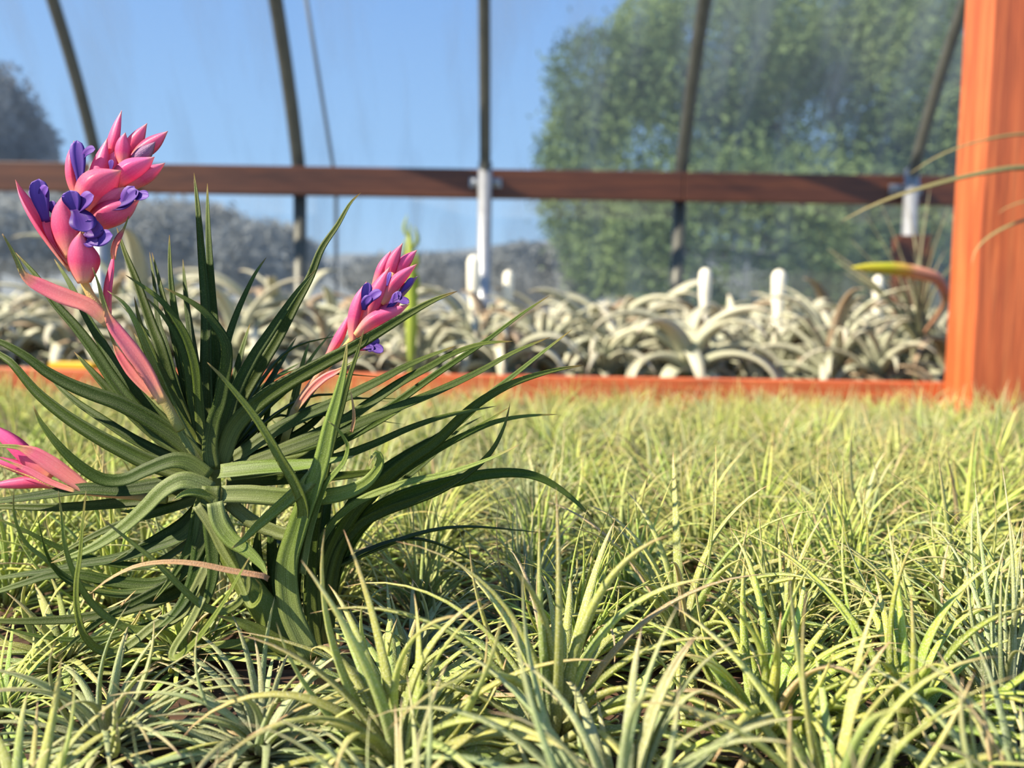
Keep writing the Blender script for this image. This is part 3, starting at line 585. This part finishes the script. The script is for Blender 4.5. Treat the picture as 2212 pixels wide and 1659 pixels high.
# each leaf, tip first: width px, depth at root mm, depth at tip mm (away from the camera +), material, points px
HL = """
26 6 25 h 419,373 427,440 437,560 446,680 446,800 450,980
26 10 30 h 448,396 451,500 458,621 468,757 468,860 464,960
20 8 25 h 366,507 367,560 371,621 382,700 405,820 440,980
20 10 35 h 323,544 334,610 344,697 361,751 390,860 440,985
18 12 40 h 328,545 340,590 350,632 372,710 400,830 445,985
27 4 30 h 252,491 271,548 293,602 312,656 331,710 347,751 380,860 440,985
30 2 20 h 33,545 79,597 117,653 163,705 203,757 244,819 285,873 350,940 430,1000
30 6 35 h 117,559 152,613 187,681 225,746 260,803 312,868 370,930 440,995
36 -4 -5 h -60,720 0,738 54,767 103,803 152,830 206,852 258,870 325,905 390,950 445,1005
34 -6 10 h -60,715 0,765 27,784 81,846 136,892 190,928 250,962 330,1000 430,1030
22 12 30 h 103,805 127,835 168,870 217,903 290,950 400,1005
22 -4 -20 p 232,628 271,659 295,700 315,750 340,810 370,880 405,950 445,1010
30 -8 -22 h 355,622 404,648 442,675 469,708 488,743 491,784 486,822 477,871 463,914 455,967 460,1015
22 0 -6 h 271,594 312,621 353,654 385,697 407,738 423,792 431,860 440,990
18 2 6 h 312,640 347,675 380,724 401,778 415,870 440,990
24 0 5 h 290,640 305,700 330,760 365,830 400,910 445,1000
20 8 30 h 576,555 553,589 534,627 513,675 494,730 482,784 470,860 462,960
27 6 25 h 780,416 757,439 730,486 694,540 670,600 637,662 602,730 566,790 520,870 475,985
29 2 12 h 682,583 648,624 616,670 580,724 548,773 510,850 472,980
34 -6 -18 h 988,629 941,647 888,675 827,712 766,749 705,781 624,826 563,867 506,925 475,1010
30 -2 10 h 986,747 916,775 869,797 821,823 720,873 600,930 490,1005
27 -4 15 h 1114,737 1043,743 978,765 929,793 868,826 800,872 742,911 640,960 500,1015
20 6 30 h 1187,639 1132,675 1051,736 990,777 929,818 860,868 790,915 700,975 560,1010
28 -6 10 h 1189,728 1112,761 1031,806 929,854 848,886 766,920 644,965 490,1020
26 12 30 h 1236,712 1173,761 1112,810 1051,858 1002,905 948,945 885,980 822,1021 770,1075 720,1170 695,1290 692,1420
32 6 25 h 1266,788 1193,801 1112,826 1051,858 1002,895 940,955 885,992 837,1030 760,1110 705,1230 690,1410
21 -6 12 h 1073,877 970,897 888,924 807,960 740,985 640,1010 490,1030
23 14 35 h 1205,895 1132,899 1071,911 1010,936 929,980 850,1032 770,1105 715,1220 697,1390
24 8 20 h 1102,871 1089,920 1060,976 1011,1022 948,1060 885,1085 822,1108 770,1140 726,1210 702,1390
22 -6 -10 p 1125,959 1075,984 1011,1009 948,1028 885,1041 837,1057 790,1076 742,1108 700,1160 672,1230 668,1310 688,1410
36 16 40 h 1285,1127 1249,1089 1201,1051 1154,1028 1106,1021 1043,1025 996,1035 916,1056 853,1078 800,1110 750,1170 712,1260 700,1400
24 14 35 h 1100,880 1060,905 1010,935 960,965 900,1000 840,1040 770,1120 720,1230 700,1400
20 16 40 h 1040,900 990,930 930,990 870,1040 800,1110 740,1200 704,1390
42 -18 -28 p 750,740 744,797 730,858 713,920 697,993 678,1050 658,1100 640,1155 624,1210 622,1265 634,1330 675,1420
26 -8 -14 h 786,712 774,757 754,818 738,879 721,940 704,1010 690,1080 676,1180 672,1300 688,1420
17 -20 -34 p 709,910 727,924 742,943 752,965 744,997 722,1025 704,1047 688,1090 668,1160 655,1240
34 -16 -26 p 795,1008 806,985 815,978 822,992 816,1014 791,1043 748,1064 688,1074 615,1074 540,1068 480,1068
34 -14 -22 p 770,985 700,1000 660,1006 610,1010 560,1013 510,1018 475,1022
27 -12 -44 p 448,783 479,813 515,854 551,899 583,948 607,991 631,1030 650,1071 657,1110 645,1140 622,1154 590,1146 545,1125 490,1080
28 -22 -34 p 500,1185 526,1166 549,1142 586,1109 625,1076 660,1045 690,1010
30 -26 -36 p 578,1248 566,1222 533,1189 499,1165 475,1130 465,1085
17 -20 -50 p 551,1250 564,1266 562,1293 548,1309 537,1304 524,1271 505,1230 480,1187 458,1141 425,1091
15 -30 -52 p 540,1202 513,1250 486,1298 445,1358 418,1391 386,1420 372,1418 380,1395 410,1350 440,1290
34 -16 -30 h 425,1345 448,1293 461,1244 461,1190 458,1136 456,1087 458,1050
24 -6 -22 h 330,1300 364,1258 391,1217 415,1168 428,1108 448,1060
36 -10 -24 h 330,1365 366,1339 399,1298 423,1244 434,1190 445,1110
18 -14 -46 p 218,1118 271,1161 339,1216 393,1270 434,1306 479,1322 518,1300 534,1262 520,1200 480,1110
32 -10 -20 h 72,876 90,913 136,971 181,1012 226,1037 271,1037 317,1017 375,996 410,1000 452,1030
34 -14 -26 p 110,1216 181,1193 226,1170 271,1139 317,1098 353,1062 393,1040 425,1045 458,1060
22 -16 -24 p 372,1082 400,1066 430,1064 462,1078 476,1100
34 -4 -12 h -70,1092 0,1083 90,1071 181,1058 271,1060 375,1046 450,1040
26 4 6 h -70,1098 0,1095 136,1096 250,1088 362,1075 450,1060
26 0 4 h -70,1258 0,1249 54,1241 117,1233 179,1219 244,1209 325,1187 400,1155 455,1085
30 4 -6 h -70,1296 0,1277 54,1260 117,1242 179,1243 244,1257 352,1260 430,1200 460,1100
30 8 -8 h -70,1338 0,1342 81,1342 176,1336 271,1318 360,1290 440,1240 480,1150
23 -10 -34 h 117,1423 152,1393 190,1361 239,1328 312,1290 380,1250 430,1190 455,1100
13 -4 -30 p 30,1057 30,1103 41,1146 62,1179 103,1212 136,1241 180,1265 250,1285 330,1280 420,1230
12 -6 -26 h 80,1108 89,1149 100,1190 117,1225 146,1255 190,1271 260,1280 360,1270
18 -12 -40 p 126,1060 133,1108 141,1176 155,1225 174,1266 195,1298 225,1328 258,1350 298,1361 339,1356 380,1338 430,1290 460,1180
20 -16 -46 p 186,1060 179,1136 174,1203 167,1258 168,1312 179,1361 198,1390 222,1406 258,1406 293,1385 330,1355 400,1310 450,1220
16 6 -10 h 0,1355 27,1361 81,1374 152,1382 217,1380 271,1366 350,1340 440,1280
18 10 0 h -20,1115 54,1146 108,1174 163,1195 230,1215 330,1220 440,1150
22 2 -10 h 103,1215 160,1180 230,1145 300,1120 380,1095 450,1070
30 8 0 h 240,1215 290,1190 340,1165 400,1130 455,1075
30 6 4 h 260,1105 320,1105 370,1095 420,1080 460,1060
44 20 24 h 600,1080 590,1140 592,1210 606,1290 640,1370 688,1430
40 16 20 h 690,1100 668,1160 640,1220 632,1300 650,1380 690,1430
46 22 26 h 560,1130 556,1200 570,1280 610,1360 682,1430
34 -6 -18 p 470,1330 520,1346 560,1366 610,1398 660,1424 692,1440
30 0 -4 p 420,1398 500,1392 570,1396 630,1412 690,1440
20 30 45 p 670,734 660,765 646,818 632,879 622,940 640,1010
13 32 46 p 717,716 700,738 685,757 664,789 645,840 635,920
19 20 32 h 593,791 589,830 583,870 572,920 540,980 490,1015
26 24 40 h 700,820 672,850 645,890 615,940 560,990 480,1020
26 20 40 h 760,840 720,870 670,920 600,965 490,1015
30 14 36 h 640,730 605,790 570,850 530,920 475,1000
26 22 45 h 395,560 405,660 420,760 440,880 455,990
28 20 40 h 290,720 330,790 375,870 420,940 450,1000
30 18 30 h 160,760 215,820 280,890 350,950 440,1010
30 20 40 h 210,960 280,985 350,1005 440,1025
26 26 50 h 540,700 520,770 500,850 480,920 465,990
30 10 26 h 890,870 820,910 740,950 650,985 500,1020
28 16 34 h 860,1000 800,1020 720,1030 620,1035 490,1040
26 12 26 h 640,1130 620,1160 600,1200 596,1260 620,1340 680,1425
"""
def depth_pts(pts, z_root, z_tip):                    # tip-first pixels -> root-first points in space
    pts = pts[::-1]; n = len(pts)
    return [at(x, y, D0 + (z_root + (z_tip - z_root) * (i / (n - 1)) ** 1.2) / 1000) for i, (x, y) in enumerate(pts)]
rh = np.random.default_rng(11)
for ln in HL.strip().splitlines():
    f = ln.split(); wd, z0, z1, mk = float(f[0]), float(f[1]), float(f[2]), f[3]
    pts = [tuple(map(float, q.split(','))) for q in f[4:]]
    n = max(20, 4 * len(pts)); P = spline(depth_pts(pts, z0, z1), n)
    face = np.array([rh.normal(0, 0.25), -0.9, 0.5 + rh.normal(0, 0.2)])
    hw = (w_hero if wd < 30 or mk == 'h' else w_strap)(np.linspace(0, 1, n)) * wd / F * D0 / 2 * 1.18
    MB().add(*loft(P, face, hw, 0.38, 0.22), rnd=rh.random()).obj('leaf', MAT['hero' if mk == 'h' else 'hero_pale'], hero)
# leaves fanning away on the far side
for i in range(26):
    cr_ = at(455 if i < 17 else 690, 1020 if i < 17 else 1240, D0 + 0.012)
    az = math.radians(rh.uniform(15, 165)); el = math.radians(rh.uniform(-5, 60)); L = rh.uniform(0.07, 0.13)
    d = np.array([math.cos(az) * math.cos(el), math.sin(az) * math.cos(el), math.sin(el)]); q = cr_ + d * L * 0.5 + np.array([0, 0, 0.008]); e = cr_ + d * L - np.array([0, 0, rh.uniform(0, 0.03)])
    P = spline([cr_, q, e], 14)
    MB().add(*loft(P, -d * 0.2 + np.array([0, 0, 1.0]), w_leaf(np.linspace(0, 1, 14)) * 0.0038, 0.4, 0.22), rnd=rh.random()).obj('leaf', MAT['hero'], hero)
# dried leaves
for wd, z0, z1, pts in ((13, -38, -50, [(194, 1283), (235, 1252), (294, 1224), (362, 1215), (430, 1220), (497, 1234), (574, 1247), (579, 1252)]), (8, -12, -16, [(757, 842), (763, 877), (765, 908), (760, 934)]),
                        (8, -14, -28, [(294, 1275), (270, 1300), (244, 1328), (215, 1352)])):
    n = 20; P = spline(depth_pts(pts, z0, z1), n)
    o = MB().add(*loft(P, (0, -0.7, 0.7), w_strap(np.linspace(0, 1, n)) * wd / F * D0 / 2, 0.6, 0.6)).obj('dried_leaf', MAT['tan'], hero); o['label'] = 'dried tan leaf'
# stems under the rosettes and papery husk at the foot
c1 = at(458, 1020, D0 + 0.004); c2 = at(470, 1140, D0 + 0.006); c3 = at(560, 1300, D0 + 0.01)
MB().add(*tube(spline([c1 + np.array([0, 0, 0.004]), c1, c2, c3, hero_base], 16), np.linspace(0.0035, 0.0085, 16), 10), rnd=0.4).obj('stem', MAT['hero_pale'], hero)
hz = at(700, 1465, 0.405); hz[2] = BT + 0.002
MB().add(*tube(spline([hz, hz * 0.5 + hero_base * 0.5, hero_base + np.array([0, 0, 0.012])], 8), [0.009, 0.012, 0.0115, 0.0105, 0.0095, 0.0085, 0.0075, 0.006], 10)).obj('husk', MAT['papery'], hero)

def flower(stalk, wst, z, bracts, petals, extra=()):
    n = 20; P = spline([at(x, y, D0 + z / 1000) for x, y in stalk], n)
    st = MB().add(*tube(P, np.linspace(wst * 0.8, wst * 0.5, n) / F * D0 / 2, 10)).obj('flower_spike', MAT['stalk'], hero)
    st['label'] = 'pink flower spike with violet petals'
    for wd, zr, zt, side, pts in bracts:              # root first; side: where the hollow of the bract looks
        k = 18; B = [at(x, y, D0 + (z + zr + (zt - zr) * i / (len(pts) - 1)) / 1000) for i, (x, y) in enumerate(pts)]
        mk = 'dusky' if wd < 0 else 'pink'
        MB().add(*loft(spline(B, k), side, w_bract(np.linspace(0, 1, k)) * abs(wd) / F * D0 / 2 * 1.22, 0.55, 0.22), rnd=rh.random()).obj('bract', MAT[mk], st)
    for wd, zr, zt, pts in petals:
        k = 14; B = [at(x, y, D0 + (z + zr + (zt - zr) * i / (len(pts) - 1)) / 1000) for i, (x, y) in enumerate(pts)]
        MB().add(*loft(spline(B, k), (rh.normal(0, .3), -1, 0.4), w_petal(np.linspace(0, 1, k)) * wd / F * D0 / 2 * 1.2, 0.3, 0.08), rnd=rh.random()).obj('petal', MAT['violet'], st)
    for wd, zr, zt, pts in extra:
        k = 26; B = [at(x, y, D0 + (z + zr + (zt - zr) * i / (len(pts) - 1)) / 1000) for i, (x, y) in enumerate(pts)]
        u = np.linspace(0, 1, k); hw = np.where(u < 0.6, w_bract(u * 0.95), 0) ; hw = np.interp(u, [0, .15, .35, .55, .68, .8, 1], [.6, .85, 1, .8, .34, .25, .06])
        MB().add(*loft(spline(B, k), (0.1, -0.9, 0.4), hw * wd / F * D0 / 2, 0.45, 0.2), rnd=rh.random()).obj('leafy_bract', MAT['pink_leaf'], st)
bk = (0, 1, 0.2); bl = (0.8, 0.7, 0.3); br = (-0.5, 0.8, 0.6); fr_ = (0.3, -1, 0.3)
flower([(390, 930), (340, 840), (285, 755), (245, 705), (210, 660), (186, 620), (175, 575), (180, 500), (195, 440), (215, 400), (240, 375)], 26, -12,
       [(44, 0, 3, (0.8, -0.1, 0.5), [(150, 585), (112, 532), (76, 478), (48, 428), (33, 388)]), (36, 2, 6, (0.6, -0.5, 0.3), [(152, 572), (128, 530), (106, 490), (92, 455)]),
        (58, -2, -5, bk, [(150, 556), (138, 508), (132, 462), (139, 418)]), (56, -5, -9, bk, [(178, 612), (172, 574), (170, 535), (174, 500)]),
        (42, 6, 4, (0.9, 0.4, 0.2), [(172, 445), (150, 392), (147, 345), (160, 303)]), (52, 3, 3, bl, [(185, 425), (196, 382), (212, 338), (232, 298)]),
        (36, 8, 8, bl, [(222, 370), (234, 312), (247, 272), (263, 238)]), (30, 9, 10, bk, [(258, 356), (278, 322), (298, 292), (318, 266)]),
        (28, 7, 6, bk, [(280, 350), (308, 324), (338, 302), (363, 283)]), (29, 1, 0, bk, [(264, 358), (261, 330), (264, 305), (271, 286)]),
        (42, 1, -1, br, [(238, 408), (276, 380), (308, 359), (334, 339)]), (30, 5, 4, br, [(272, 412), (306, 390), (333, 371), (357, 352)]),
        (62, -4, -8, br, [(184, 462), (202, 428), (228, 396), (262, 368)]), (50, -1, -4, br, [(186, 500), (222, 480), (264, 458), (301, 432)]),
        (50, 4, 4, bk, [(190, 450), (212, 400), (236, 356), (262, 318)]), (44, 5, 5, bk, [(215, 430), (250, 390), (280, 352), (305, 322)]), (54, 0, -3, br, [(184, 482), (216, 456), (246, 430), (270, 404)]), (-26, 3, 2, bk, [(278, 356), (300, 338), (318, 323), (336, 306)]),
        (26, 4, 2, (-0.6, -0.6, 0.2), [(240, 700), (238, 635), (244, 582), (247, 540)])],
       [(26, 0, 0, [(174, 400), (172, 360), (166, 303)]), (18, 1, -3, [(176, 345), (188, 330), (206, 322)]), (20, 1, 0, [(104, 480), (90, 440), (66, 406)]), (32, 0, -4, [(100, 478), (90, 432), (84, 386)]), (20, 0, -5, [(98, 440), (94, 420), (104, 404)]),
        (18, 2, 2, [(126, 470), (116, 450), (110, 434)]), (32, -7, -10, [(164, 462), (160, 440), (152, 411)]), (30, -7, -11, [(164, 460), (182, 440), (203, 422)]), (42, -8, -12, [(164, 452), (176, 472), (186, 502)]),
        (34, -6, -9, [(184, 505), (200, 500), (212, 478)]), (30, -6, -10, [(190, 520), (215, 520), (244, 508)]), (26, -6, -8, [(180, 506), (195, 520), (210, 526)]),
        (28, -4, -7, [(240, 450), (270, 440), (290, 402)]), (26, -4, -8, [(246, 448), (275, 432), (300, 412)]), (20, -5, -9, [(284, 428), (300, 424), (322, 424)]), (14, -2, -3, [(240, 368), (242, 355), (243, 345)])],
       [(36, -2, -10, [(236, 700), (195, 664), (145, 645), (95, 622), (55, 597), (36, 560), (20, 530), (5, 505)]), (32, -7, -14, [(352, 870), (315, 800), (278, 748), (240, 695), (222, 645), (212, 610), (200, 578)]),
        (20, 2, 4, [(335, 860), (290, 812), (255, 760), (236, 715), (226, 690)]), (16, 2, 0, [(246, 560), (248, 540), (256, 518), (268, 495), (280, 462)])])
flower([(612, 960), (636, 887), (662, 845), (690, 808), (722, 776), (752, 742), (790, 690), (830, 630), (850, 590)], 22, 16,
       [(34, -3, -5, bl, [(758, 742), (756, 692), (768, 648), (792, 608)]), (36, -3, -4, bk, [(780, 712), (804, 655), (824, 612), (842, 576)]), (24, 3, 3, bl, [(802, 628), (817, 582), (831, 558), (845, 541)]),
        (27, 2, 2, bk, [(832, 628), (842, 582), (854, 552), (870, 525)]), (24, 4, 4, bk, [(852, 606), (867, 576), (884, 556), (901, 540)]), (31, -1, -2, br, [(826, 658), (853, 622), (879, 593), (901, 570)]),
        (-19, 2, 2, br, [(860, 648), (881, 622), (903, 596)]), (37, -4, -5, br, [(770, 728), (808, 700), (849, 681), (885, 657)]), (42, 0, 0, bk, [(778, 726), (800, 682), (828, 642), (848, 612)]),
        (26, 0, 0, bl, [(700, 775), (719, 742), (739, 706), (756, 675)]), (20, -5, -6, br, [(716, 772), (756, 754), (788, 754), (818, 757)]), (34, 1, 0, br, [(786, 720), (820, 690), (850, 668), (868, 648)])],
       [(19, -6, -7, [(787, 668), (790, 640), (796, 610)]), (20, -6, -9, [(790, 662), (805, 642), (825, 630)]), (17, -6, -8, [(786, 670), (788, 655), (802, 640)]), (18, -4, -6, [(836, 670), (854, 648), (866, 630)]), (15, -5, -8, [(850, 652), (864, 648), (884, 655)]), (14, -4, -6, [(838, 668), (852, 652), (856, 632)]),
        (18, -6, -8, [(784, 752), (802, 746), (816, 728)]), (18, -6, -9, [(790, 754), (810, 752), (828, 760)]), (14, -6, -8, [(786, 752), (800, 752), (806, 758)]), (9, -6, -6, [(836, 618), (840, 602), (844, 587)]), (12, 0, 0, [(866, 632), (880, 616), (892, 600)])],
       [(20, -2, -6, [(640, 885), (670, 845), (700, 818), (728, 803), (745, 792), (765, 780), (785, 765)])])
flower([(360, 1080), (290, 1072), (220, 1066), (160, 1058), (110, 1045), (40, 1015), (-40, 990)], 22, -2,
       [(36, -3, -4, bk, [(110, 1035), (60, 998), (15, 955), (-45, 905)]), (24, 0, -2, bk, [(150, 1062), (90, 1045), (30, 1047), (-40, 1052)]), (26, -1, -1, bk, [(120, 1050), (60, 1022), (0, 1000), (-50, 985)])], [],
       [(34, -4, -8, [(195, 1062), (150, 1030), (110, 1002), (75, 980), (45, 968), (15, 964), (-40, 962)]), (14, -6, -9, [(165, 1062), (110, 1042), (60, 1015), (20, 998), (-40, 975)])])
